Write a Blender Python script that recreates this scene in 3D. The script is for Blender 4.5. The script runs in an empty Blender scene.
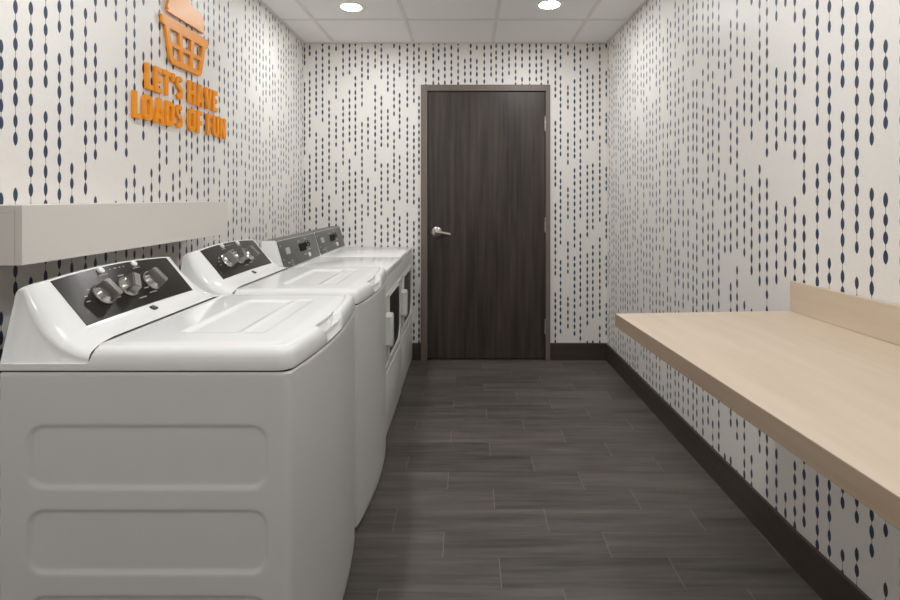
import bpy, bmesh, math, random
from mathutils import Vector, Matrix
random.seed(7)
S = bpy.context.scene
COL = S.collection
PI = math.pi

# ------------------------------------------------------------------ helpers
def lin(c):
    c /= 255.0
    return c / 12.92 if c <= 0.04045 else ((c + 0.055) / 1.055) ** 2.4

def rgb(r, g, b):
    return (lin(r), lin(g), lin(b), 1.0)

class NT:
    """small wrapper to write shader math compactly"""
    def __init__(s, name):
        s.mat = bpy.data.materials.new(name)
        s.mat.use_nodes = True
        s.t = s.mat.node_tree
        s.b = s.t.nodes['Principled BSDF']
        geo = s.t.nodes.new('ShaderNodeTexCoord')
        s.obj = geo.outputs['Object']
        s.gen = geo.outputs['Generated']
    def new(s, kind):
        return s.t.nodes.new(kind)
    def put(s, sock, v):
        if isinstance(v, bpy.types.NodeSocket):
            s.t.links.new(v, sock)
        else:
            sock.default_value = v
    def m(s, op, a, b=None, c=None, clamp=False):
        n = s.new('ShaderNodeMath'); n.operation = op; n.use_clamp = clamp
        s.put(n.inputs[0], a)
        if b is not None: s.put(n.inputs[1], b)
        if c is not None: s.put(n.inputs[2], c)
        return n.outputs[0]
    def xyz(s, v=None):
        n = s.new('ShaderNodeSeparateXYZ'); s.t.links.new(v or s.obj, n.inputs[0])
        return n.outputs
    def comb(s, x, y, z):
        n = s.new('ShaderNodeCombineXYZ')
        for i, q in enumerate((x, y, z)): s.put(n.inputs[i], q)
        return n.outputs[0]
    def white(s, x, y=0.0, z=0.0):
        n = s.new('ShaderNodeTexWhiteNoise'); n.noise_dimensions = '3D'
        s.t.links.new(s.comb(x, y, z), n.inputs['Vector'])
        return n.outputs['Value']
    def noise(s, vec, scale=5.0, detail=3.0, rough=0.5):
        n = s.new('ShaderNodeTexNoise'); s.t.links.new(vec, n.inputs['Vector'])
        n.inputs['Scale'].default_value = scale; n.inputs['Detail'].default_value = detail
        n.inputs['Roughness'].default_value = rough
        return n.outputs['Fac']
    def mapr(s, v, a, b, c=0.0, d=1.0):
        n = s.new('ShaderNodeMapRange'); s.put(n.inputs[0], v)
        for i, q in enumerate((a, b, c, d)): s.put(n.inputs[1 + i], q)
        return n.outputs[0]
    def mix(s, f, a, b):
        n = s.new('ShaderNodeMix'); n.data_type = 'RGBA'
        s.put(n.inputs[0], f); s.put(n.inputs[6], a); s.put(n.inputs[7], b)
        return n.outputs[2]
    def bump(s, h, strength=0.2, dist=0.002):
        n = s.new('ShaderNodeBump'); n.inputs['Strength'].default_value = strength
        n.inputs['Distance'].default_value = dist
        s.t.links.new(h, n.inputs['Height']); s.t.links.new(n.outputs[0], s.b.inputs['Normal'])
    def set(s, **k):
        for key, v in k.items():
            s.put(s.b.inputs[key.replace('_', ' ')], v)
        return s.mat

def plain(name, col, rough=0.5, metal=0.0, var=0.03, scale=30.0, **k):
    n = NT(name)
    f = n.noise(n.obj, scale, 2.0)
    lo = tuple(c * (1 - var) for c in col[:3]) + (1,)
    hi = tuple(min(1, c * (1 + var)) for c in col[:3]) + (1,)
    n.set(Base_Color=n.mix(f, lo, hi), Roughness=rough, Metallic=metal, **k)
    return n.mat

def mesh_obj(name, bm, mat, parent=None, smooth=None, loc=None):
    me = bpy.data.meshes.new(name)
    bmesh.ops.recalc_face_normals(bm, faces=bm.faces[:])
    bm.to_mesh(me); bm.free()
    for mm in (mat if isinstance(mat, (list, tuple)) else [mat]):
        me.materials.append(mm)
    if smooth is not None:
        me.polygons.foreach_set('use_smooth', [True] * len(me.polygons))
        try:
            me.set_sharp_from_angle(angle=math.radians(smooth))
        except Exception:
            pass
    o = bpy.data.objects.new(name, me)
    COL.objects.link(o)
    if parent: o.parent = parent
    if loc: o.location = loc
    return o

def tag(o, label=None, cat=None, group=None, kind=None):
    if label: o['label'] = label
    if cat: o['category'] = cat
    if group: o['group'] = group
    if kind: o['kind'] = kind
    return o

def empty(name, loc, label=None, cat=None, group=None, kind=None):
    o = bpy.data.objects.new(name, None)
    o.empty_display_size = 0.1
    COL.objects.link(o); o.location = loc
    return tag(o, label, cat, group, kind)

def box(bm, x0, x1, y0, y1, z0, z1, bevel=0.0, seg=2, M=None, mi=0):
    r = bmesh.ops.create_cube(bm, size=1.0)
    vs = r['verts']
    for v in vs:
        v.co = Vector(((x0 + x1) / 2 + v.co.x * (x1 - x0), (y0 + y1) / 2 + v.co.y * (y1 - y0), (z0 + z1) / 2 + v.co.z * (z1 - z0)))
    fs = set(f for v in vs for f in v.link_faces)
    if bevel > 0:
        es = list(set(e for v in vs for e in v.link_edges))
        rr = bmesh.ops.bevel(bm, geom=es, offset=bevel, segments=seg, affect='EDGES', profile=0.5)
        vs = list(set(rr['verts']) | set(v for v in vs if v.is_valid))
        fs = set(f for v in vs for f in v.link_faces)
    for f in fs: f.material_index = mi
    if M is not None:
        for v in vs: v.co = M @ v.co
    return vs

def lathe(bm, prof, n=32, M=None, cap=True):
    """prof: list of (r, h) around +Z"""
    rings = []
    for r, h in prof:
        rings.append([bm.verts.new((r * math.cos(2 * PI * i / n), r * math.sin(2 * PI * i / n), h)) for i in range(n)])
    for a, b in zip(rings, rings[1:]):
        for i in range(n):
            bm.faces.new((a[i], a[(i + 1) % n], b[(i + 1) % n], b[i]))
    if cap:
        bm.faces.new(rings[0][::-1]); bm.faces.new(rings[-1])
    if M is not None:
        for R in rings:
            for v in R: v.co = M @ v.co
    return rings

def prism(bm, pts, axis, a, b, bevel=0.0):
    """extrude a 2D outline. axis 'x': pts are (y,z); 'y': (x,z); 'z': (x,y)"""
    def P(p, q):
        return {'x': (q, p[0], p[1]), 'y': (p[0], q, p[1]), 'z': (p[0], p[1], q)}[axis]
    A = [bm.verts.new(P(p, a)) for p in pts]
    B = [bm.verts.new(P(p, b)) for p in pts]
    n = len(pts)
    f1 = bm.faces.new(A); f2 = bm.faces.new(B[::-1])
    for i in range(n):
        bm.faces.new((A[i], A[(i + 1) % n], B[(i + 1) % n], B[i]))
    if bevel > 0:
        es = list(set(list(f1.edges) + list(f2.edges)))
        bmesh.ops.bevel(bm, geom=es, offset=bevel, segments=2, affect='EDGES', profile=0.5)
    return A + B

def grid_faces(bm, rows, close=False):
    for A, B in zip(rows, rows[1:]):
        n = len(A)
        for i in range(n if close else n - 1):
            bm.faces.new((A[i], A[(i + 1) % n], B[(i + 1) % n], B[i]))

def smooth01(t):
    t = max(0.0, min(1.0, t)); return t * t * (3 - 2 * t)

def rr_sdf(x, y, cx, cy, hx, hy, r):
    qx = abs(x - cx) - (hx - r); qy = abs(y - cy) - (hy - r)
    return math.hypot(max(qx, 0), max(qy, 0)) + min(max(qx, qy), 0) - r

def rrect(cx, cy, hx, hy, r, n=6):
    pts = []
    for (sx, sy, a0) in ((1, -1, -90), (1, 1, 0), (-1, 1, 90), (-1, -1, 180)):
        for k in range(n + 1):
            a = math.radians(a0 + 90 * k / n)
            pts.append((cx + sx * (hx - r) + r * math.cos(a), cy + sy * (hy - r) + r * math.sin(a)))
    return pts

# ------------------------------------------------------------------ materials
def wallpaper(name, axis):
    n = NT(name)
    o = n.xyz()
    s = n.m('ADD', o[axis], 10.0 + 0.013 * axis); z = o[2]
    P = 0.0505
    col = n.m('FLOOR', n.m('DIVIDE', s, P))
    jit = n.m('MULTIPLY', n.m('SUBTRACT', n.white(col, 3.1), 0.5), 0.013)
    lx = n.m('SUBTRACT', n.m('SUBTRACT', n.m('SUBTRACT', s, n.m('MULTIPLY', col, P)), P / 2), jit)
    r1 = n.white(col, 11.7); r2 = n.white(col, 23.9); r3 = n.white(col, 37.3)
    # strand runs: three families of column (long, medium, short runs)
    Nb = n.m('FLOOR', n.m('MULTIPLY_ADD', n.m('POWER', r1, 0.75), 10.0, 5.0))
    short = n.m('LESS_THAN', Nb, 7.5)
    G = n.m('ADD', n.m('ADD', 1.0, n.m('GREATER_THAN', r2, 0.75)), n.m('MULTIPLY', short, n.m('FLOOR', n.m('MULTIPLY', r2, 2.6))))
    T = n.m('ADD', Nb, G)
    bz = n.m('ADD', n.m('DIVIDE', n.m('ADD', z, 5.0), 0.0535), n.m('MULTIPLY', r3, 37.0))
    bi = n.m('FLOOR', bz)
    seg = n.m('FLOOR', n.m('DIVIDE', bi, T))
    idx = n.m('SUBTRACT', bi, n.m('MULTIPLY', seg, T))
    drop = n.m('FLOOR', n.m('MULTIPLY', n.white(col, seg, 5.0), 2.0))
    last = n.m('SUBTRACT', Nb, drop)
    on = n.m('LESS_THAN', idx, n.m('SUBTRACT', last, 0.5))
    rb = n.white(col, bi, 9.0); rb2 = n.white(col, bi, 17.0)
    t = n.m('SUBTRACT', n.m('SUBTRACT', bz, bi), n.m('MULTIPLY_ADD', rb, 0.2, 0.4))   # bead-local height, +-0.5
    hh = n.m('MULTIPLY_ADD', rb2, 0.06, 0.345)
    q = n.m('DIVIDE', t, hh)
    w = n.m('MULTIPLY', n.m('POWER', n.m('MAXIMUM', n.m('SUBTRACT', 1.0, n.m('MULTIPLY', q, q)), 0.0), 0.68), n.m('MULTIPLY_ADD', rb, 0.0012, 0.0068))
    bead = n.mapr(n.m('SUBTRACT', w, n.m('ABSOLUTE', lx)), -0.0004, 0.0006)
    bead = n.m('MULTIPLY', bead, on)
    fr = n.m('SUBTRACT', bz, n.m('MULTIPLY', seg, T))
    lon = n.m('MULTIPLY', n.m('GREATER_THAN', fr, 0.3), n.m('LESS_THAN', fr, n.m('SUBTRACT', last, 0.2)))
    line = n.m('MULTIPLY', n.m('LESS_THAN', n.m('ABSOLUTE', lx), 0.0012), lon)
    paper = n.mix(n.noise(n.obj, 90.0, 2.0), rgb(227, 223, 217), rgb(235, 231, 226))
    c1 = n.mix(n.m('MULTIPLY', line, 0.8), paper, rgb(128, 118, 108))
    ink = n.mix(n.noise(n.obj, 60.0, 3.0), rgb(42, 54, 74), rgb(62, 76, 98))
    n.set(Base_Color=n.mix(bead, c1, ink), Roughness=0.42)
    n.b.inputs['Specular IOR Level'].default_value = 0.35
    return n.mat

WP_X = wallpaper('wallpaper_back', 0)
WP_Y = wallpaper('wallpaper_side', 1)

def floor_mat():
    n = NT('plank_tile')
    o = n.xyz(); x = o[0]; y = o[1]
    H, L = 0.1386, 0.60
    ry = n.m('DIVIDE', n.m('SUBTRACT', y, 2.048 - H * 40), H)
    row = n.m('FLOOR', ry)
    off = n.m('MULTIPLY', n.m('MODULO', n.m('ADD', row, 2.0), 3.0), 0.2)     # row 40 -> joint at x=.11
    cx = n.m('DIVIDE', n.m('ADD', n.m('SUBTRACT', x, 0.11 - L * 20), off), L)
    col = n.m('FLOOR', cx)
    fy = n.m('MULTIPLY', n.m('SUBTRACT', ry, row), H); fx = n.m('MULTIPLY', n.m('SUBTRACT', cx, col), L)
    ey = n.m('MINIMUM', fy, n.m('SUBTRACT', H, fy)); ex = n.m('MINIMUM', fx, n.m('SUBTRACT', L, fx))
    gy = n.m('LESS_THAN', ey, 0.0007); gx = n.m('LESS_THAN', ex, 0.0011)
    r = n.white(row, col, 2.0)
    v = n.comb(n.m('MULTIPLY_ADD', r, 13.0, n.m('MULTIPLY', x, 1.6)), n.m('MULTIPLY', y, 26.0), r)
    g = n.noise(v, 1.6, 5.0, 0.62)
    v2 = n.comb(n.m('MULTIPLY_ADD', r, 7.0, n.m('MULTIPLY', x, 0.9)), n.m('MULTIPLY', y, 7.0), r)
    g2 = n.noise(v2, 2.0, 4.0)
    f = n.m('ADD', n.m('MULTIPLY', n.mapr(g, 0.28, 0.72), 0.55), n.m('ADD', n.m('MULTIPLY', r, 0.2), n.m('MULTIPLY', n.mapr(g2, 0.3, 0.7), 0.25)), clamp=True)
    base = n.mix(f, rgb(46, 42, 39), rgb(114, 107, 100))
    c = n.mix(n.m('MULTIPLY', gy, 0.4), base, rgb(44, 41, 39))
    c = n.mix(n.m('MULTIPLY', gx, 0.5), c, rgb(150, 145, 138))
    n.set(Base_Color=c, Roughness=n.mapr(g, 0.3, 0.7, 0.42, 0.55))
    n.bump(g, 0.08, 0.001)
    return n.mat

def wood(name, dark, light, stretch, scale=2.0, rough=0.45, lo=0.3, hi=0.7):
    n = NT(name); o = n.xyz()
    v = n.comb(*[n.m('MULTIPLY', o[i], stretch[i]) for i in range(3)])
    a = n.noise(v, scale, 6.0, 0.6)
    v2 = n.comb(*[n.m('MULTIPLY', o[i], stretch[i] * 0.23 + 0.2) for i in range(3)])
    b = n.noise(v2, scale * 1.3, 3.0, 0.5)
    f = n.m('ADD', n.m('MULTIPLY', n.mapr(a, lo, hi), 0.55), n.m('MULTIPLY', n.mapr(b, 0.3, 0.7), 0.45), clamp=True)
    n.set(Base_Color=n.mix(f, dark, light), Roughness=rough)
    n.bump(a, 0.06, 0.001)
    return n.mat

M_FLOOR = floor_mat()
M_DOOR = wood('door_wood', rgb(28, 24, 21), rgb(80, 69, 61), (20, 20, 1.0), 1.6, 0.42, 0.36, 0.74)
M_MAPLE = wood('maple_laminate', rgb(200, 181, 159), rgb(215, 198, 178), (12, 1.2, 12), 2.0, 0.38)
M_EDGE_SHADE = wood('maple_edge_shaded', rgb(156, 135, 115), rgb(176, 156, 135), (12, 1.2, 12), 2.0, 0.45)  # maple darkened to carry the shade on the counter's edge
M_BASE = wood('dark_base', rgb(52, 45, 40), rgb(76, 67, 60), (1.0, 1.0, 14), 1.5, 0.42)
M_CEIL = plain('ceiling_tile', rgb(238, 237, 235), 0.9, 0, 0.035, 160.0)
M_TEE = plain('tee_bar', rgb(222, 220, 217), 0.5)
M_WHITEPAINT = plain('white_trim', rgb(235, 233, 228), 0.4)
M_FRAME = plain('taupe_frame', rgb(112, 101, 93), 0.45)
M_ENAMEL = plain('white_enamel', rgb(236, 236, 234), 0.16, 0, 0.006, 6.0)
M_CABINET = plain('cabinet_paint', rgb(214, 213, 210), 0.34, 0, 0.006, 6.0)
M_LID = plain('lid_enamel', rgb(236, 236, 235), 0.09, 0, 0.006, 6.0)
M_SEAM = plain('dark_gap', rgb(40, 40, 40), 0.7)
M_PANEL = plain('dark_panel', rgb(56, 53, 51), 0.3, 0.75, 0.10, 220.0)
_t = M_PANEL.node_tree; _c = _t.nodes.new('ShaderNodeCombineXYZ'); _c.inputs[1].default_value = 1.0
_t.links.new(_c.outputs[0], _t.nodes['Principled BSDF'].inputs['Tangent'])
_t.nodes['Principled BSDF'].inputs['Anisotropic'].default_value = 0.9
_t.nodes['Principled BSDF'].inputs['Anisotropic Rotation'].default_value = 0.25
M_DPANEL = plain('grey_panel', rgb(98, 97, 93), 0.4, 0.15, 0.05, 120.0)
M_CHROME = plain('brushed_chrome', rgb(178, 174, 170), 0.24, 1.0, 0.04, 90.0)
M_GRIP = plain('knob_grip', rgb(150, 146, 142), 0.34, 0.9, 0.04, 120.0)
M_MARK = plain('pale_print', rgb(176, 174, 170), 0.5)
M_BLACK = plain('black_plastic', rgb(18, 18, 19), 0.6)
M_BLACK.node_tree.nodes['Principled BSDF'].inputs['Specular IOR Level'].default_value = 0.15
M_GLASS = plain('door_glass', rgb(26, 27, 28), 0.35)
M_SHELF = plain('shelf_white', rgb(214, 209, 202), 0.5, 0, 0.012, 8.0)
M_ORANGE = plain('orange_letter', rgb(240, 150, 8), 0.45, 0, 0.02, 20.0)
M_ORANGE_GLARE = plain('orange_glare', rgb(240, 162, 70), 0.42, 0.0, 0.03, 20.0)  # sign orange made paler: lamp glare on the heap put into colour
M_NICKEL = plain('satin_nickel', rgb(190, 185, 178), 0.28, 1.0, 0.03, 60.0)
M_WHITEPLASTIC = plain('white_plastic', rgb(228, 228, 226), 0.3)

def emis(name, col, strength):
    n = NT(name)
    n.set(Base_Color=(0.9, 0.9, 0.9, 1), Emission_Color=col, Emission_Strength=strength)
    return n.mat
M_LAMP = emis('lamp_lens', (0.965, 0.985, 1.0, 1), 250.0)

# ------------------------------------------------------------------ camera
cam = bpy.data.cameras.new('camera'); co = bpy.data.objects.new('camera', cam); COL.objects.link(co)
co.location = (0, 0, 1.278); co.rotation_euler = (PI / 2, 0, 0)
cam.lens = 20.0; cam.sensor_width = 36.0; cam.sensor_fit = 'HORIZONTAL'
cam.shift_x = -18 / 900; cam.shift_y = -103 / 900
cam.clip_start = 0.02
S.camera = co

# ------------------------------------------------------------------ room
XL, YB, ZC = -1.288, 3.925, 2.482
YF = -1.6
K = Vector((1.13, 1.71, 0))                       # the right wall bends here
A_ = math.atan(0.066)
def rw(y):                                        # right wall x at depth y
    return 1.13 - (y - 1.71) * 0.0175 if y > 1.71 else 1.13 + (1.71 - y) * 0.066

def quad(bm, *p):
    return bm.faces.new([bm.verts.new(q) for q in p])

def struct(name, bm, mat, **k):
    o = mesh_obj(name, bm, mat, **k); o['kind'] = 'structure'; return o

bm = bmesh.new(); box(bm, XL - 0.1, 1.6, YF - 0.1, YB + 0.16, -0.05, 0.0); struct('floor', bm, M_FLOOR)

bm = bmesh.new(); box(bm, XL - 0.1, XL, YF - 0.1, YB + 0.16, 0, ZC + 0.05); struct('wall_left', bm, WP_Y)

DX0, DX1, DZ = -0.3686, 0.643, 2.156               # outer edges of the door frame
bm = bmesh.new()
box(bm, XL, DX0 + 0.02, YB, YB + 0.12, 0, ZC + 0.05)
box(bm, DX1 - 0.02, 1.3, YB, YB + 0.12, 0, ZC + 0.05)
box(bm, DX0 + 0.02, DX1 - 0.02, YB, YB + 0.12, DZ - 0.02, ZC + 0.05)
struct('wall_back', bm, WP_X)

bm = bmesh.new()
prism(bm, [(rw(YB + 0.16), YB + 0.16), (1.13, 1.71), (1.23, 1.71), (1.23, YB + 0.16)], 'z', 0, ZC + 0.05)
struct('wall_right', bm, WP_Y)
bm = bmesh.new()
prism(bm, [(1.13, 1.71), (rw(YF - 0.1), YF - 0.1), (rw(YF - 0.1) + 0.1, YF - 0.1), (1.23, 1.71)], 'z', 0, ZC + 0.05)
struct('wall_right.001', bm, WP_Y)
bm = bmesh.new(); box(bm, XL - 0.1, 1.6, YF - 0.1, YF, 0, ZC + 0.05); struct('wall_front', bm, WP_X)

# ceiling tiles sit on a visible tee grid
bm = bmesh.new(); box(bm, XL - 0.1, 1.6, YF - 0.1, YB + 0.16, ZC + 0.004, ZC + 0.05)
ceil = struct('ceiling', bm, M_CEIL)
bm = bmesh.new()
for gx in (-1.05, -0.4265, 0.193, 0.808):
    box(bm, gx - 0.012, gx + 0.012, YF, YB, ZC, ZC + 0.006)
gy = 3.40
while gy > YF:
    for (a, b) in ((XL, -1.062), (-1.038, -0.4385), (-0.4145, 0.181), (0.205, 0.796), (0.82, rw(gy) + .01)):
        box(bm, a, b, gy - 0.012, gy + 0.012, ZC, ZC + 0.006)
    gy -= 0.61
# wall angle
box(bm, XL, XL + 0.02, YF, YB, ZC - 0.001, ZC + 0.006)
box(bm, XL + 0.02, 1.085, YB - 0.02, YB, ZC - 0.001, ZC + 0.006)
for (y0, y1) in ((1.71, YB), (YF, 1.71)):
    vs = [(rw(y0) - 0.02, y0), (rw(y0) + 0.01, y0), (rw(y1) + 0.01, y1), (rw(y1) - 0.02, y1)]
    prism(bm, vs, 'z', ZC - 0.001, ZC + 0.006)
mesh_obj('ceiling_grid', bm, M_TEE, ceil)

# skirting
BH = 0.133
bm = bmesh.new()
def rpt(y, o): return (rw(y) - o, y)
prism(bm, [rpt(YB, .012), (1.13 - .012, 1.71), rpt(YF, .012), rpt(YF, -.01), (1.14, 1.71), rpt(YB, -.01)], 'z', 0, BH, 0.002)
struct('baseboard_right', bm, M_BASE)
bm = bmesh.new()
box(bm, DX1, 1.09, YB - 0.012, YB + 0.005, 0, BH, 0.002)
box(bm, XL, DX0, YB - 0.012, YB + 0.005, 0, BH, 0.002)
struct('baseboard_back', bm, M_BASE)

# ------------------------------------------------------------------ door
door = empty('door_1', (0.145, YB, 0), 'dark brown wood door with lever handle in the back wall', 'door', kind='structure')
dl = (-0.145, -YB, 0)
def dpart(name, bm, mat, parent=door, smooth=None):
    for v in bm.verts: v.co += Vector(dl)
    return mesh_obj(name, bm, mat, parent, smooth)
LX0, LX1, LZ = -0.314, 0.604, 2.104
bm = bmesh.new()
fy0, fy1 = YB - 0.022, YB + 0.118
# double-rabbet steel frame profile, three members
box(bm, DX0, LX0 - 0.003, fy0, fy1, 0.0, DZ, 0.003)
box(bm, LX1 + 0.003, DX1, fy0, fy1, 0.0, DZ, 0.003)
box(bm, LX0 - 0.004, LX1 + 0.004, fy0, fy1, LZ + 0.003, DZ, 0.003)
box(bm, LX0 - 0.01, LX0 + 0.012, YB + 0.045, fy1 - 0.01, 0, LZ + 0.01, 0.001)   # stops
box(bm, LX1 - 0.012, LX1 + 0.01, YB + 0.045, fy1 - 0.01, 0, LZ + 0.01, 0.001)
box(bm, LX0, LX1, YB + 0.045, fy1 - 0.01, LZ - 0.012, LZ + 0.01, 0.001)
dpart('door_frame', bm, M_FRAME)
bm = bmesh.new(); box(bm, LX0, LX1, YB - 0.004, YB + 0.04, 0.012, LZ, 0.0015)
dpart('door_leaf', bm, M_DOOR)
for hz in (1.853, 1.06, 0.262):
    bm = bmesh.new()
    Mh = Matrix.Translation((LX1 + 0.002, YB - 0.012, hz - 0.057))
    lathe(bm, [(0.004, -.004), (0.0075, 0), (0.0075, 0.036), (0.0068, 0.037), (0.0075, 0.038), (0.0075, 0.076), (0.0068, 0.077), (0.0075, 0.078), (0.0075, 0.114), (0.004, 0.118)], 14, Mh)
    box(bm, LX1 - 0.006, LX1 + 0.010, YB - 0.010, YB - 0.003, hz - 0.057, hz + 0.057)
    dpart('hinge', bm, M_NICKEL, smooth=40)
hx, hz = -0.2455, 1.003
bm = bmesh.new()
Mr = Matrix.Translation((hx, YB - 0.003, hz)) @ Matrix.Rotation(PI / 2, 4, 'X')
lathe(bm, [(0.043, 0), (0.043, 0.005), (0.039, 0.011), (0.03, 0.016), (0.02, 0.019), (0.014, 0.022), (0.014, 0.045), (0.016, 0.052), (0.015, 0.060), (0.008, 0.064)], 32, Mr)
rose = dpart('door_handle', bm, M_NICKEL, smooth=35)
bm = bmesh.new()
rows = []
for k in range(9):
    t = k / 8.0
    cx = hx + 0.005 + 0.105 * t; cz = hz - 0.010 * t * t - 0.006 * t; cy = YB - 0.054 + 0.004 * math.sin(t * PI)
    ry = 0.010 - 0.002 * t; rz = 0.014 - 0.003 * t
    rows.append([bm.verts.new((cx, cy + ry * math.cos(a * PI / 6), cz + rz * math.sin(a * PI / 6))) for a in range(12)])
grid_faces(bm, rows, True); bm.faces.new(rows[0][::-1]); bm.faces.new(rows[-1])
dpart('lever', bm, M_NICKEL, rose, smooth=60)

# ------------------------------------------------------------------ downlights
def downlight(x, y, label):
    r = empty('recessed_light', (x, y, ZC + 0.004), label, 'ceiling light', 'recessed ceiling lights')
    bm = bmesh.new()
    lathe(bm, [(0.060, 0.016), (0.062, 0.0), (0.064, -0.003), (0.084, -0.005), (0.089, -0.003), (0.090, 0.0)], 48, cap=False)
    mesh_obj('trim_ring', bm, M_WHITEPAINT, r, 40)
    bm = bmesh.new()
    lathe(bm, [(0.0615, 0.0005), (0.056, -0.003), (0.045, -0.0045), (0.02, -0.0055), (0.004, -0.006)], 48)
    mesh_obj('lamp_lens', bm, M_LAMP, r, 40)
    return r
downlight(-0.742, 3.18, 'round recessed ceiling light on the left, above the two dryers')
downlight(0.512, 3.14, 'round recessed ceiling light on the right, in front of the brown door')
downlight(-0.742, 1.28, 'added unseen recessed ceiling light above the nearest washer')  # unseen lights from here on, added to brighten the room
downlight(0.503, 1.28, 'added unseen recessed ceiling light above the far end of the wood counter')
downlight(-0.742, -0.55, 'added unseen recessed ceiling light nearest the front wall, on the left')
downlight(0.503, -0.55, 'added unseen recessed ceiling light nearest the front wall, above the near counter')

# ------------------------------------------------------------------ washer
BOW = 0.030
def front(y, hw, ins=0.0): return 0.3435 - ins + BOW * (1 - (y / hw) ** 2)

def outline(hw, ins, r, step_side=0.02, nfront=28, back=-0.3435):
    h = hw - ins
    a1 = math.radians(-10); ca, sa = math.cos(a1), math.sin(a1)
    ys = -h + r + sa * r
    cx = front(ys, hw, ins) - r * ca
    pts = []
    n = max(2, int((0.31 - back) / step_side))
    for k in range(n): pts.append((back + (cx - back) * k / n, -h))
    na = 7
    for k in range(na + 1):
        a = math.radians(-90 + 80 * k / na); pts.append((cx + r * math.cos(a), -h + r + r * math.sin(a)))
    for k in range(1, nfront):
        y = ys + (-2 * ys) * k / nfront; pts.append((front(y, hw, ins), y))
    for k in range(na + 1):
        a = math.radians(10 + 80 * k / na); pts.append((cx + r * math.cos(a), h - r + r * math.sin(a)))
    for k in range(1, n + 1): pts.append((cx + (back - cx) * k / n, h))
    return pts

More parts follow.
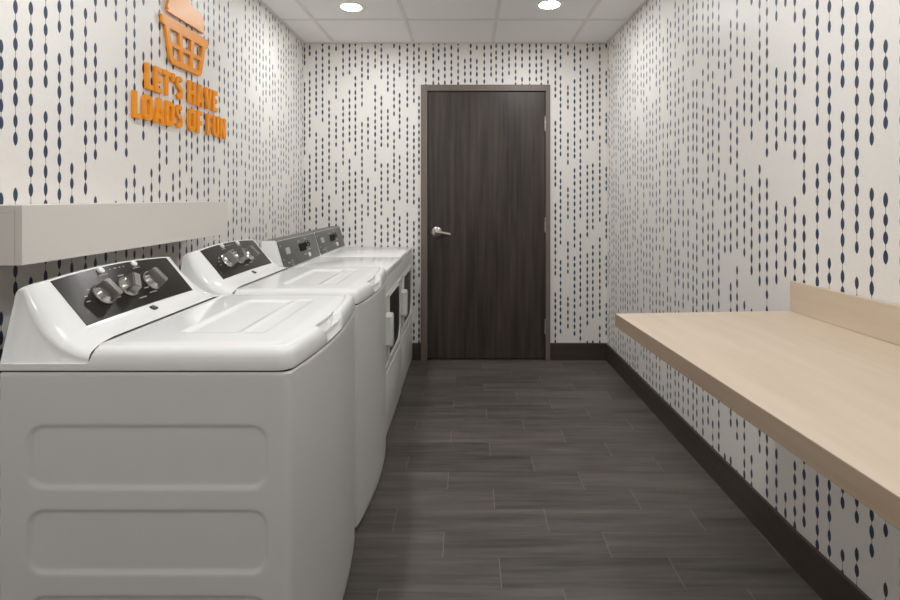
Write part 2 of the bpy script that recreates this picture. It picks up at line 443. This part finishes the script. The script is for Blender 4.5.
EMB = [(0.6605, 0.0775), (0.4593, 0.0775), (0.255, 0.0775)]
def make_washer(loc, label):
    root = empty('washing_machine', loc, label, 'washing machine', 'white top-load washers')
    # cabinet with three pressed panels on its sides
    HW = 0.340
    bm = bmesh.new()
    pts = outline(HW, 0.0, 0.020, 0.005)
    zs = [0.012, 0.016] + [0.04 + (0.85 - 0.04) * k / 162 for k in range(163)] + [0.858, 0.862]
    rows = []
    for z in zs:
        ins = 0.003 if z in (0.012, 0.862) else 0.0
        R = []
        for (x, y) in pts:
            d = 0.0
            if abs(y) > HW - 0.0005:
                for (cz, hz) in EMB:
                    s = rr_sdf(x, z, 0.005, cz, 0.286, hz, 0.04)
                    d = max(d, 0.0065 * smooth01(-s / 0.010))
            yy = y - math.copysign(d, y) - (math.copysign(ins, y) if abs(y) > 0.1 else 0)
            R.append(bm.verts.new((x - (ins if x > 0.3 else 0), yy, z)))
        rows.append(R)
    grid_faces(bm, rows, True)
    bm.faces.new(rows[0][::-1]); bm.faces.new(rows[-1])
    mesh_obj('cabinet', bm, M_CABINET, root, 40)
    for fx in (-0.29, 0.27):
        for fy in (-0.28, 0.28):
            bm = bmesh.new(); lathe(bm, [(0.022, 0.0), (0.025, 0.004), (0.025, 0.010), (0.012, 0.011), (0.012, 0.014)], 16, Matrix.Translation((fx, fy, 0)))
            mesh_obj('foot', bm, M_BLACK, root, 40)
    bm = bmesh.new()
    rows = [[bm.verts.new((x, y, z)) for (x, y) in outline(HW, 0.006, 0.02)] for z in (0.858, 0.8705)]
    grid_faces(bm, rows, True)
    mesh_obj('seam_shade_strip', bm, M_SEAM, root)  # dark strip paints the shade inside the gap under the cover
    # top cover with rounded lip; finger scoop in the middle of the front lip
    HT = 0.343
    prof = [(0.8685, 0.004), (0.8675, 0.0), (0.872, -0.0015), (0.885, -0.001), (0.899, 0.0005), (0.909, 0.004), (0.9155, 0.0095), (0.919, 0.0165), (0.9208, 0.0245), (0.9208, 0.0280), (0.9195, 0.0288), (0.909, 0.0290)]
    bm = bmesh.new(); rows = []
    for (z, ins) in prof:
        R = []
        for (x, y) in outline(HT, ins, 0.032 + max(0, 0.004 - ins), 0.005, 96):
            zz, xx = z, x
            if x > 0.25 and ins < 0.0289 and z > 0.872:
                # finger scoop: a shell-shaped bite, deepest at the lid edge
                e = ((y + 0.048) / 0.092) ** 2
                if e < 1:
                    w = smooth01((1 - e) * 1.25)
                    zz = max(z - 0.038 * w * smooth01((ins + 0.002) / 0.014), min(z, 0.884))
                    xx = x - 0.010 * w * (1 - smooth01(ins / 0.02)) * smooth01((z - 0.870) / 0.015)
            if x < -0.121:   # behind the lid the deck steps down under the console
                zz = min(zz, 0.884 + 0.037 * max(0.0, (x + 0.132) / 0.010))
            R.append(bm.verts.new((xx, y, zz)))
        rows.append(R)
    grid_faces(bm, rows, True)
    bm.faces.new(rows[-1])
    mesh_obj('top_cover', bm, M_ENAMEL, root, 40)
    # lid
    bm = bmesh.new()
    ol = outline(HT, 0.0325, 0.035, 0.02, 64, back=-0.136)
    n = len(ol)
    NX, NY = 70, 96
    hwl = HT - 0.0325
    def lz(x, y):
        s = rr_sdf(x, y, 0.085, 0.0, 0.083, 0.212, 0.022)
        z = 0.9215 - 0.006 * smooth01(-s / 0.022)
        s2 = rr_sdf(x, y, 0.203, 0.0, 0.030, 0.212, 0.012)
        z -= 0.0025 * smooth01(-s2 / 0.008)
        s3 = rr_sdf(x, y, 0.092, 0.0, 0.2, 0.29, 0.02)
        z -= 0.004 * smooth01((s3 + 0.004) / 0.05)
        return z
    rows = []
    for i in range(NX + 1):
        R = []
        for j in range(NY + 1):
            y = -hwl + 2 * hwl * j / NY
            xf = front(y, HT, 0.0325)
            if abs(y) > hwl - 0.035: xf -= 0.035 - math.sqrt(max(0, 0.035 ** 2 - (abs(y) - hwl + 0.035) ** 2))
            x = -0.136 + (xf + 0.136) * i / NX
            R.append(bm.verts.new((x, y, lz(x, y))))
        rows.append(R)
    grid_faces(bm, rows)
    loop = rows[0] + [r[-1] for r in rows[1:]] + rows[-1][-2::-1] + [r[0] for r in rows[-2:0:-1]]
    low = [bm.verts.new((v.co.x, v.co.y, 0.9105)) for v in loop]
    for i in range(len(loop)):
        bm.faces.new((loop[i], loop[(i + 1) % len(loop)], low[(i + 1) % len(loop)], low[i]))
    mesh_obj('lid', bm, M_LID, root, 50)
    # console
    Sp = [(-0.3295, 0.300, 1.046), (-0.312, 0.3065, 0.997), (-0.2925, 0.3135, 0.968), (-0.262, 0.322, 0.937), (-0.2055, 0.3325, 0.9035), (-0.165, 0.338, 0.891), (-0.1315, 0.3415, 0.8845)]
    Pp = [(-0.3075, 1.0655), (-0.283, 1.0360), (-0.2585, 1.0063), (-0.2340, 0.9767), (-0.2105, 0.9480), (-0.178, 0.9315), (-0.1395, 0.9222)]
    YP = 0.247
    arch = [1, 1, .8, .55, .25, 0, 0]
    def psurf(i, y):
        x, z = Pp[i]; w = 1 - (y / YP) ** 2
        return Vector((x - 0.004 * arch[i] * w, y, z + 0.011 * arch[i] * w))
    bm = bmesh.new(); rows = []
    ysm = [-YP + 2 * YP * k / 16 for k in range(17)]
    NB = 9
    for i in range(7):
        sx, sy, sz = Sp[i]; px, pz = Pp[i]
        def side(sg):
            out = []
            for k in range(NB):
                t = k / NB
                s0 = Vector((sx, sg * sy, sz)); p0 = Vector((px, sg * YP, pz))
                c0 = Vector((px * 0.75 + sx * 0.25, sg * (sy + 0.006), pz * 0.86 + sz * 0.14))
                out.append(s0 * (1 - t) ** 2 + c0 * 2 * t * (1 - t) + p0 * t * t)
            return out
        L = side(-1); R = side(1)[::-1]
        rows.append([bm.verts.new(v) for v in L] + [bm.verts.new(psurf(i, y)) for y in ysm] + [bm.verts.new(v) for v in R])
    # rounded ridge and back
    top = rows[0]
    r1 = [bm.verts.new((v.co.x - 0.012, v.co.y, v.co.z - 0.0015)) for v in top]
    r2 = [bm.verts.new((max(-0.3425, v.co.x - 0.022), v.co.y, v.co.z - 0.012)) for v in top]
    m = len(top)
    r3 = [bm.verts.new((-0.3433, v.co.y * (0.3415 / 0.300) if abs(v.co.y) > .2999 else v.co.y * 1.13, 0.872)) for v in top]
    grid_faces(bm, [r3, r2, r1] + rows)
    # side faces
    for e in (0, -1):
        pr = [r2[e], r1[e]] + [r[e] for r in rows]
        lo = [bm.verts.new((v.co.x, math.copysign(0.3425, v.co.y), 0.8815)) for v in pr]
        for a in range(len(pr) - 1):
            bm.faces.new((pr[a], pr[a + 1], lo[a + 1], lo[a]))
        bm.faces.new((r3[e], pr[0], lo[0]))
    mesh_obj('console', bm, M_ENAMEL, root, 28)
    # dark control panel lying on the console
    nrm = Vector((0.773, 0, 0.634))
    bm = bmesh.new()
    def pan(y, b, h=0.0):
        f = b * 4.0; f = 4.0 - f
        i = min(3, max(0, int(f))); t = f - i
        v = psurf(i, y).lerp(psurf(i + 1, y), t)
        return v + nrm * h
    yp = [-0.245 + 0.49 * k / 24 for k in range(25)]
    bb = [0.0, 0.1, 0.25, 0.4, 0.5, 0.6, 0.75, 0.85, 0.93, 0.965]
    A = [[bm.verts.new(pan(y, b, 0.0022)) for y in yp] for b in bb]
    B = [[bm.verts.new(pan(y, b, -0.002)) for y in yp] for b in bb]
    grid_faces(bm, A)
    la = A[0] + [r[-1] for r in A[1:]] + A[-1][-2::-1] + [r[0] for r in A[-2:0:-1]]
    lb = B[0] + [r[-1] for r in B[1:]] + B[-1][-2::-1] + [r[0] for r in B[-2:0:-1]]
    for i in range(len(la)):
        bm.faces.new((la[i], la[(i + 1) % len(la)], lb[(i + 1) % len(la)], lb[i]))
    rnd = random.Random(3)
    def dash(y, b, w, hgt):
        c = pan(y, b, 0.0028)
        u = Vector((0, 1, 0)); v = Vector((-0.634, 0, 0.773))
        q = [c - u * w / 2 - v * hgt / 2, c + u * w / 2 - v * hgt / 2, c + u * w / 2 + v * hgt / 2, c - u * w / 2 + v * hgt / 2]
        q2 = [p - nrm * 0.0008 for p in q]
        a = [bm.verts.new(p) for p in q]; d = [bm.verts.new(p) for p in q2]
        bm.faces.new(a).material_index = 1
        for k in range(4): bm.faces.new((a[k], a[(k + 1) % 4], d[(k + 1) % 4], d[k])).material_index = 1
    for (y, b, w) in ((-0.08, .80, .034), (0.065, .80, .034), (-.02, .70, .024), (.0, .16, .034), (.058, .21, .036), (.045, .33, .026), (.04, .62, .012), (.10, .66, .014), (.135, .68, .03), (-.185, .50, .012), (-.19, .40, .014), (-.165, .60, .012), (-.085, .50, .02), (-.085, .30, .016), (-.02, .88, .012), (-.04, .88, .006), (0, .88, .006), (.018, .88, .006)):
        dash(y, b, w, 0.0028)
    cp = mesh_obj('control_panel', bm, [M_PANEL, M_MARK], root, 40); cp['label'] = 'dark grey control panel'
    for (y) in (-0.078, 0.066):
        bm = bmesh.new()
        c = pan(y, 0.89, 0.001)
        Mb = Matrix.Translation(c) @ nrm.to_track_quat('Z', 'Y').to_matrix().to_4x4()
        lathe(bm, [(0.0105, 0), (0.0105, 0.005), (0.009, 0.0075), (0.004, 0.0085)], 20, Mb)
        mesh_obj('indicator_button', bm, M_WHITEPLASTIC, root, 40)
    for (y, ang) in ((-0.130, 12), (-0.030, -38), (0.082, 12)):
        c = pan(y, 0.43, 0.0015)
        X = Vector((0, 1, 0)); Y = Vector((-0.634, 0, 0.773)); Z = nrm
        Mk = Matrix(((X.x, Y.x, Z.x, c.x), (X.y, Y.y, Z.y, c.y), (X.z, Y.z, Z.z, c.z), (0, 0, 0, 1)))
        bm = bmesh.new()
        lathe(bm, [(0.034, 0), (0.035, 0.004), (0.0335, 0.008), (0.031, 0.009), (0.029, 0.013), (0.024, 0.020), (0.012, 0.022)], 40, Mk)
        kn = mesh_obj('knob', bm, M_CHROME, root, 35)
        bm = bmesh.new()
        Mg = Mk @ Matrix.Rotation(math.radians(ang), 4, 'Z')
        # blade: wide at the base, flat bright top
        pts = [(-0.016, 0.008), (0.016, 0.008), (0.0125, 0.041), (-0.0125, 0.041)]
        vs = prism(bm, pts, 'y', -0.030, 0.030)
        for v in bm.verts:
            if v.co.z > 0.03: v.co.y *= 0.93
        es = bm.edges[:]
        bmesh.ops.bevel(bm, geom=es, offset=0.003, segments=2, affect='EDGES')
        for v in bm.verts: v.co = Mg @ v.co
        mesh_obj('grip', bm, M_GRIP, kn, 40)
    # small round-cornered emblem on the white band
    bm = bmesh.new()
    c = (psurf(4, 0.0) * 0.45 + psurf(5, 0.0) * 0.55)
    Z = Vector((0.45, 0, 0.893)); X = Vector((0, 1, 0)); Y = Vector((-0.893, 0, 0.45))
    Mk = Matrix(((X.x, Y.x, Z.x, c.x), (X.y, Y.y, Z.y, c.y), (X.z, Y.z, Z.z, c.z), (0, 0, 0, 1)))
    prism(bm, rrect(0, 0, 0.0125, 0.0095, 0.007), 'z', -0.001, 0.0022)
    for v in bm.verts: v.co = Mk @ v.co
    em = mesh_obj('emblem', bm, M_SEAM, root)
    bm = bmesh.new()
    for (px, w, h) in ((-0.0045, 0.0045, 0.007), (0.0045, 0.0045, 0.007)):
        prism(bm, rrect(px, 0, w / 2 + .001, h / 2, 0.0022), 'z', 0.0018, 0.0030)
    for v in bm.verts: v.co = Mk @ v.co
    mesh_obj('emblem_mark', bm, M_CHROME, em)
    return root

def copy_tree(o, parent=None):
    c = o.copy(); COL.objects.link(c)
    if parent: c.parent = parent
    for ch in list(o.children): copy_tree(ch, c)
    return c

w1 = make_washer((-0.7655, 1.525, 0), 'white top-load washer nearest the camera, its ribbed grey side panel in full view')
w2 = copy_tree(w1); w2.location = (-0.769, 2.247, 0)
w2['label'] = 'white top-load washer second in the row, between the nearest washer and the grey-console dryers'

# ------------------------------------------------------------------ dryer
def make_dryer(loc, label):
    root = empty('dryer', loc, label, 'dryer', 'white front-load dryers with grey consoles')
    hw, xf, xb = 0.3305, 0.3315, -0.3315
    bm = bmesh.new(); box(bm, xb, xf - 0.010, -hw + .001, hw - .001, 0.0, 0.852, 0.004)
    mesh_obj('cabinet', bm, M_CABINET, root, 40)
    bm = bmesh.new(); box(bm, xb, xf + 0.002, -hw, hw, 0.8535, 0.888, 0.007, 3)
    mesh_obj('top_panel', bm, M_LID, root, 40)
    bm = bmesh.new(); box(bm, xf - 0.012, xf, -hw + .002, hw - .002, 0.345, 0.8505, 0.004)
    # raised ridge over the door and ledge under it
    prism(bm, [(xf - 0.002, 0.745), (xf + 0.007, 0.749), (xf + 0.007, 0.756), (xf - 0.002, 0.764)], 'y', -hw + .012, hw - .012)
    prism(bm, [(xf - 0.002, 0.372), (xf + 0.006, 0.375), (xf + 0.006, 0.382), (xf - 0.002, 0.389)], 'y', -hw + .012, hw - .012)
    mesh_obj('front_panel', bm, M_CABINET, root, 40)
    bm = bmesh.new(); box(bm, xf - 0.012, xf + 0.004, -hw + .002, hw - .002, 0.012, 0.338, 0.005)
    mesh_obj('lower_panel', bm, M_CABINET, root, 40)
    # door: frame with D-shaped dark window, and a block handle at its near edge
    def D(i):
        y0, y1, z0, z1, r = -0.215 + i, 0.215 - i, 0.408 + i, 0.738 - i, 0.10
        pts = [(y0, z0)]
        for k in range(9):
            a = math.radians(-90 + 90 * k / 8); pts.append((y1 - r + r * math.cos(a), z0 + r + r * math.sin(a)))
        for k in range(9):
            a = math.radians(90 * k / 8); pts.append((y1 - r + r * math.cos(a), z1 - r + r * math.sin(a)))
        pts.append((y0, z1))
        return pts
    bm = bmesh.new()
    a = [bm.verts.new((xf + 0.001, y, z)) for (y, z) in D(-0.012)]
    b = [bm.verts.new((xf + 0.012, y, z)) for (y, z) in D(-0.008)]
    c = [bm.verts.new((xf + 0.012, y, z)) for (y, z) in D(0.0)]
    d = [bm.verts.new((xf + 0.003, y, z)) for (y, z) in D(0.004)]
    grid_faces(bm, [a, b, c, d], True)
    dr = mesh_obj('door', bm, M_CABINET, root, 40)
    bm = bmesh.new(); prism(bm, D(0.003), 'x', xf + 0.0005, xf + 0.005)
    wn = mesh_obj('window', bm, M_GLASS, dr); wn['label'] = 'dark glass door window'
    bm = bmesh.new()
    prism(bm, [(-0.315, 0.505), (-0.290, 0.488), (-0.265, 0.488), (-0.238, 0.505), (-0.238, 0.650), (-0.262, 0.664), (-0.292, 0.664), (-0.315, 0.650)], 'x', xf + 0.0005, xf + 0.038, 0.006)
    mesh_obj('handle', bm, M_WHITEPLASTIC, dr, 40)
    bm = bmesh.new(); prism(bm, rrect(0.262, 0.462, 0.02, 0.012, 0.006), 'x', xf - 0.001, xf + 0.0025)
    mesh_obj('badge', bm, M_DPANEL, root)
    # console: wedge with sloping grey face
    bm = bmesh.new()
    prof = [(-0.3045, 0.8875), (-0.3045, 1.046), (-0.301, 1.050), (-0.236, 1.051), (-0.2315, 1.047), (-0.1885, 0.8935), (-0.1885, 0.8875)]
    prism(bm, prof, 'y', -hw + 0.003, hw - 0.006)
    bm.normal_update()
    for f in bm.faces:
        cz = f.calc_center_median().z
        if cz > 1.044 and abs(f.normal.y) < 0.5: f.material_index = 1
    mesh_obj('console', bm, [M_ENAMEL, M_DPANEL], root)
    fn = Vector((0.1535, 0, 0.043)).normalized()
    up = Vector((-0.043, 0, 0.1535)).normalized()
    b0 = Vector((-0.1885, 0, 0.8935))
    def cpn(y, b, h=0.0): return b0 + up * (0.1595 * b) + Vector((0, y, 0)) + fn * h
    def Mat(y, b, h=0.0):
        c = cpn(y, b, h); X = Vector((0, 1, 0))
        return Matrix(((X.x, up.x, fn.x, c.x), (X.y, up.y, fn.y, c.y), (X.z, up.z, fn.z, c.z), (0, 0, 0, 1)))
    bm = bmesh.new()
    prism(bm, [(-0.322, 0.022), (-0.312, 0.006), (0.296, 0.006), (0.304, 0.015), (0.304, 0.150), (0.297, 0.157), (-0.315, 0.157), (-0.322, 0.150)], 'z', 0.0005, 0.005, 0.0012)
    M0 = Mat(0, 0)
    for v in bm.verts: v.co = M0 @ v.co
    for (y, b, w) in ((-0.02, .82, .03), (0.10, .86, .03), (0.045, .30, .05), (0.13, .44, .05), (-.30, .82, .012), (-.30, .35, .012), (-.24, .2, .03)):
        Mx = Mat(y, b); n0 = len(bm.verts)
        vs = prism(bm, rrect(0, 0, w / 2, 0.0035, 0.0015, 2), 'z', 0.0046, 0.0058)
        for v in vs: v.co = Mx @ v.co
        for f in set(f for v in vs for f in v.link_faces): f.material_index = 1
    cp = mesh_obj('control_panel', bm, [M_DPANEL, M_MARK], root, 40); cp['label'] = 'dark grey sloping control panel'
    def plate(name, y, b, w, h, mat, h0=0.0045, h1=0.0075, r=0.004, par=root):
        bm = bmesh.new(); prism(bm, rrect(0, 0, w / 2, h / 2, min(r, w / 2.2, h / 2.2)), 'z', h0, h1)
        Mx = Mat(y, b)
        for v in bm.verts: v.co = Mx @ v.co
        return mesh_obj(name, bm, mat, par)
    plate('instruction_label', -0.215, 0.60, 0.060, 0.036, M_MARK, par=cp)
    plate('display', 0.020, 0.58, 0.100, 0.046, M_BLACK, h1=0.010)
    kp = plate('keypad', 0.120, 0.66, 0.075, 0.034, M_BLACK)
    for k in range(3):
        plate('key', 0.098 + 0.022 * k, 0.66 + (0.06 if k != 1 else -0.05), 0.010, 0.008, M_MARK, 0.007, 0.0095, 0.002, kp)
    bm = bmesh.new(); lathe(bm, [(0.014, 0.0045), (0.014, 0.010), (0.011, 0.013), (0.004, 0.0135)], 24, Mat(0.10, 0.24))
    mesh_obj('start_button', bm, M_WHITEPLASTIC, root, 40)
    bm = bmesh.new()
    lathe(bm, [(0.016, 0.0045), (0.016, 0.0065), (0.013, 0.0065), (0.013, 0.0045)], 24, Mat(-0.19, 0.17), cap=False)
    mesh_obj('round_symbol', bm, M_MARK, cp)
    return root
d1 = make_dryer((-0.7665, 2.9235, 0), 'white front-load dryer with grey console, standing right behind the second washer')
d2 = copy_tree(d1); d2.location = (-0.7725, 3.588, 0)
d2['label'] = 'white front-load dryer with grey console, at the end of the row against the door wall'

# ------------------------------------------------------------------ shelf on the left wall
sh = empty('wall_shelf', (XL, 1.75, 1.109), 'off-white boxed shelf mounted on the left wall above the washers', 'shelf')
ln0, ln1, sd, hgt = 1.231 - 1.75, 2.285 - 1.75, 0.19, 0.149
bm = bmesh.new(); box(bm, sd - 0.018, sd, ln0, ln1, 0, hgt, 0.0012); mesh_obj('front_panel', bm, M_SHELF, sh)
bm = bmesh.new(); box(bm, 0.001, sd - 0.0185, ln0, ln1 , hgt - 0.019, hgt - 0.0005, 0.001); mesh_obj('top_board', bm, M_SHELF, sh)
for (a, b) in ((ln0, ln0 + 0.018), (ln1 - 0.018, ln1)):
    bm = bmesh.new(); box(bm, 0.001, sd - 0.0185, a, b, 0, hgt - 0.0195, 0.001); mesh_obj('end_panel', bm, M_SHELF, sh)

# ------------------------------------------------------------------ folding counter along the bent part of the right wall
ct = empty('counter', (0, 0, 0.888), 'pale maple laminate folding counter with low backsplash on the right wall', 'counter')
ct.location = (1.1262, 1.733, 0.884); ct.rotation_euler = (0, 0, math.atan(0.066))
CL = 2.2
bm = bmesh.new(); box(bm, -0.628, 0.0, -CL, 0.0, -0.044, 0.0, 0.0015); mesh_obj('worktop', bm, M_MAPLE, ct)
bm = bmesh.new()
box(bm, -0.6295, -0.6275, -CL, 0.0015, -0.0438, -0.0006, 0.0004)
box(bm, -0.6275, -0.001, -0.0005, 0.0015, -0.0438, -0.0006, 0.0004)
eb = mesh_obj('shaded_edge', bm, M_EDGE_SHADE, ct); eb['label'] = 'wood edge band with shade in its darker colour'
bm = bmesh.new(); box(bm, -0.0135, 0.0, -CL, -0.003, 0.0005, 0.105, 0.0015); mesh_obj('backsplash', bm, M_MAPLE, ct)

# ------------------------------------------------------------------ orange wall sign
sg = empty('wall_sign', (XL, 2.23, 1.58), 'orange raised wall sign with laundry basket emblem and slogan on the left wall', 'sign')
Z0 = 1.58
def plate_with_holes(name, outer, holes, x0, x1, mat, k=1.0):
    outer = [(p[0] * k, 1.278 + (p[1] - 1.278) * k) for p in outer]
    bm = bmesh.new()
    def loop(pts):
        vs = [bm.verts.new((x1, p[0] - 2.23, p[1] - Z0)) for p in pts]
        return [bm.edges.new((vs[i], vs[(i + 1) % len(vs)])) for i in range(len(vs))]
    es = loop(outer)
    for h in holes: es += loop([(p[0] * k, 1.278 + (p[1] - 1.278) * k) for p in h])
    bmesh.ops.triangle_fill(bm, use_beauty=True, use_dissolve=False, edges=es)
    r = bmesh.ops.extrude_face_region(bm, geom=bm.faces[:])
    for g in r['geom']:
        if isinstance(g, bmesh.types.BMVert): g.co.x = x0
    return mesh_obj(name, bm, mat, sg)

def glyph(c, w, h, t, q):
    """outline (and counters) of a heavy condensed capital; t = stem, q = bar thickness"""
    m = w / 2
    def ring(x0, z0, x1, z1, r, sides=(1, 1, 1, 1), n=5):
        # rounded rectangle, corners br, tr, tl, bl rounded where flagged
        P = []
        for k, (cx, cz, sx, sz, a0) in enumerate(((x1, z0, -1, 1, -90), (x1, z1, -1, -1, 0), (x0, z1, 1, -1, 90), (x0, z0, 1, 1, 180))):
            if not sides[k] or r <= 0: P.append((cx, cz)); continue
            for j in range(n + 1):
                a = math.radians(a0 + 90 * j / n)
                P.append((cx + sx * r + r * math.cos(a), cz + sz * r + r * math.sin(a)))
        return P
    if c == 'L': return [(0, 0), (w, 0), (w, q), (t, q), (t, h), (0, h)], []
    if c == 'E':
        a, b = (h - q) / 2, (h + q) / 2
        return [(0, 0), (w, 0), (w, q), (t, q), (t, a), (w * .92, a), (w * .92, b), (t, b), (t, h - q), (w, h - q), (w, h), (0, h)], []
    if c == 'F':
        a, b = (h - q) / 2 - .004, (h + q) / 2 - .004
        return [(0, 0), (t, 0), (t, a), (w * .92, a), (w * .92, b), (t, b), (t, h - q), (w, h - q), (w, h), (0, h)], []
    if c == 'T': return [(m - t / 2, 0), (m + t / 2, 0), (m + t / 2, h - q), (w, h - q), (w, h), (0, h), (0, h - q), (m - t / 2, h - q)], []
    if c == 'H':
        a, b = (h - q) / 2, (h + q) / 2
        return [(0, 0), (t, 0), (t, a), (w - t, a), (w - t, 0), (w, 0), (w, h), (w - t, h), (w - t, b), (t, b), (t, h), (0, h)], []
    if c == 'N': return [(0, 0), (t, 0), (t, h * .52), (w - t, 0), (w, 0), (w, h), (w - t, h), (w - t, h * .48), (t, h), (0, h)], []
    if c == 'V': return [(m - t * .55, 0), (m + t * .55, 0), (w, h), (w - t * 1.05, h), (m, h * .30), (t * 1.05, h), (0, h)], []
    if c == 'A':
        k = t * 1.05
        return [(0, 0), (k, 0), (k + w * .055, h * .19), (w - k - w * .055, h * .19), (w - k, 0), (w, 0), (m + t * .58, h), (m - t * .58, h)], [[(k + w * .105, h * .36), (w - k - w * .105, h * .36), (m, h * .76)]]
    if c == 'O': return ring(0, 0, w, h, w * .46), [ring(t, q, w - t, h - q, (w - 2 * t) * .45)]
    if c == 'D': return ring(0, 0, w, h, w * .45, (1, 1, 0, 0)), [ring(t, q, w - t, h - q, (w - 2 * t) * .45, (1, 1, 0, 0))]
    if c == 'U':
        n = 7; P = [(0, h)]; r = w / 2; ri = w / 2 - t
        P += [(m + r * math.cos(math.radians(180 + 180 * j / n)), r * .85 + r * .85 * math.sin(math.radians(180 + 180 * j / n))) for j in range(n + 1)]
        P += [(w, h), (w - t, h)]
        P += [(m + ri * math.cos(math.radians(-180 * j / n)), r * .85 + (r * .85 - q) * math.sin(math.radians(-180 * j / n))) for j in range(n + 1)]
        return P + [(t, h)], []
    if c == 'S':
        # swept centre line
        rx, rz = (w - t) / 2, (h - q) / 4
        C = []
        for j in range(9):
            a = math.radians(25 + (270 - 25) * j / 8); C.append((m + rx * math.cos(a), h - q / 2 - rz + rz * math.sin(a)))
        for j in range(1, 9):
            a = math.radians(90 - (90 + 155) * j / 8); C.append((m + rx * math.cos(a), q / 2 + rz + rz * math.sin(a)))
        Lf, Rt = [], []
        for j in range(len(C)):
            p0 = C[max(0, j - 1)]; p1 = C[min(len(C) - 1, j + 1)]
            dx, dz = p1[0] - p0[0], p1[1] - p0[1]; l = math.hypot(dx, dz); nx, nz = -dz / l, dx / l
            Lf.append((C[j][0] + nx * t * .46, C[j][1] + nz * q * .5)); Rt.append((C[j][0] - nx * t * .46, C[j][1] - nz * q * .5))
        return Lf + Rt[::-1], []
    if c == "'": return [(w * .2, h * .64), (w * .8, h * .64), (w, h), (0, h)], []

def line(txt, ya, yb, za, zb, gap):
    W = {'L': .74, 'E': .76, 'T': .88, "'": .36, 'S': .88, 'H': 1.0, 'A': 1.1, 'V': 1.06, 'O': 1.04, 'D': 1.0, 'F': .76, 'U': .98, 'N': 1.02, ' ': .38}
    u = (yb - ya - gap * (len(txt) - 1)) / sum(W[c] for c in txt)
    y = ya; h = zb - za
    for c in txt:
        w = W[c] * u
        if c != ' ':
            o, hs = glyph(c, w, h, u * 0.335, h * 0.19)
            f = lambda P: [(y + p[0], za + p[1]) for p in P]
            plate_with_holes('letter', f(o), [f(x) for x in hs], 0.003, 0.014, M_ORANGE)
        y += w + gap
line("LET'S HAVE", 1.984, 2.545, 1.709, 1.813, 0.012)
line('LOADS OF FUN', 1.908, 2.634, 1.582, 1.687, 0.012)
# basket with six holes
outer = [(2.058, 2.030), (2.064, 2.036), (2.418, 2.036), (2.424, 2.030), (2.424, 2.002), (2.418, 1.996), (2.402, 1.996), (2.366, 1.862), (2.352, 1.846), (2.130, 1.846), (2.116, 1.862), (2.080, 1.996), (2.064, 1.996), (2.058, 2.002)]
def edge(z, l, side):   # slanted side of the basket
    t = (z - 1.846) / 0.15
    return (2.118 - 0.036 * t + l) if side < 0 else (2.364 + 0.036 * t - l)
holes = []
for (zt, zb) in ((1.992, 1.938), (1.920, 1.870)):
    hs = []
    def cell(a0, a1):
        ys0, ys1 = [], []
        for z in (zt, zb):
            L, R = edge(z, 0.028, -1), edge(z, 0.028, 1); w = (R - L - 2 * 0.024) / 3
            ys0.append(L + a0 * (w + 0.024)); ys1.append(L + a0 * (w + 0.024) + w)
        return [(ys0[0], zt), (ys1[0], zt), (ys1[1], zb), (ys0[1], zb)]
    for k in range(3): holes.append(cell(k, 0))
plate_with_holes('laundry_basket', outer, holes, 0.003, 0.014, M_ORANGE, 1.012)
heap = [(2.100, 2.058), (2.388, 2.058), (2.390, 2.066)]
def arc(cy, cz, r, a0, a1, n=9, e=1.0):
    return [(cy + r * e * math.cos(math.radians(a0 + (a1 - a0) * k / n)), cz + r * math.sin(math.radians(a0 + (a1 - a0) * k / n))) for k in range(n + 1)]
heap += arc(2.340, 2.100, 0.047, -20, 112)
heap += arc(2.225, 2.085, 0.088, 42, 128, 9, 1.0)
heap += arc(2.135, 2.125, 0.038, 60, 215)
heap += arc(2.113, 2.082, 0.016, 120, 230, 5)
plate_with_holes('clothes_heap', heap, [], 0.003, 0.014, M_ORANGE_GLARE, 1.012)

# ------------------------------------------------------------------ world and view
wd = bpy.data.worlds.new('world'); S.world = wd; wd.use_nodes = True
wd.node_tree.nodes['Background'].inputs[0].default_value = (0.8, 0.8, 0.8, 1)
wd.node_tree.nodes['Background'].inputs[1].default_value = 0.05
S.view_settings.view_transform = 'Standard'; S.view_settings.look = 'None'
S.view_settings.gamma = 1.0; S.view_settings.use_curve_mapping = False
S.view_settings.exposure = 0.0
S.cycles.max_bounces = 12; S.cycles.diffuse_bounces = 8
S.cycles.use_denoising = True
S.cycles.sample_clamp_indirect = 20.0
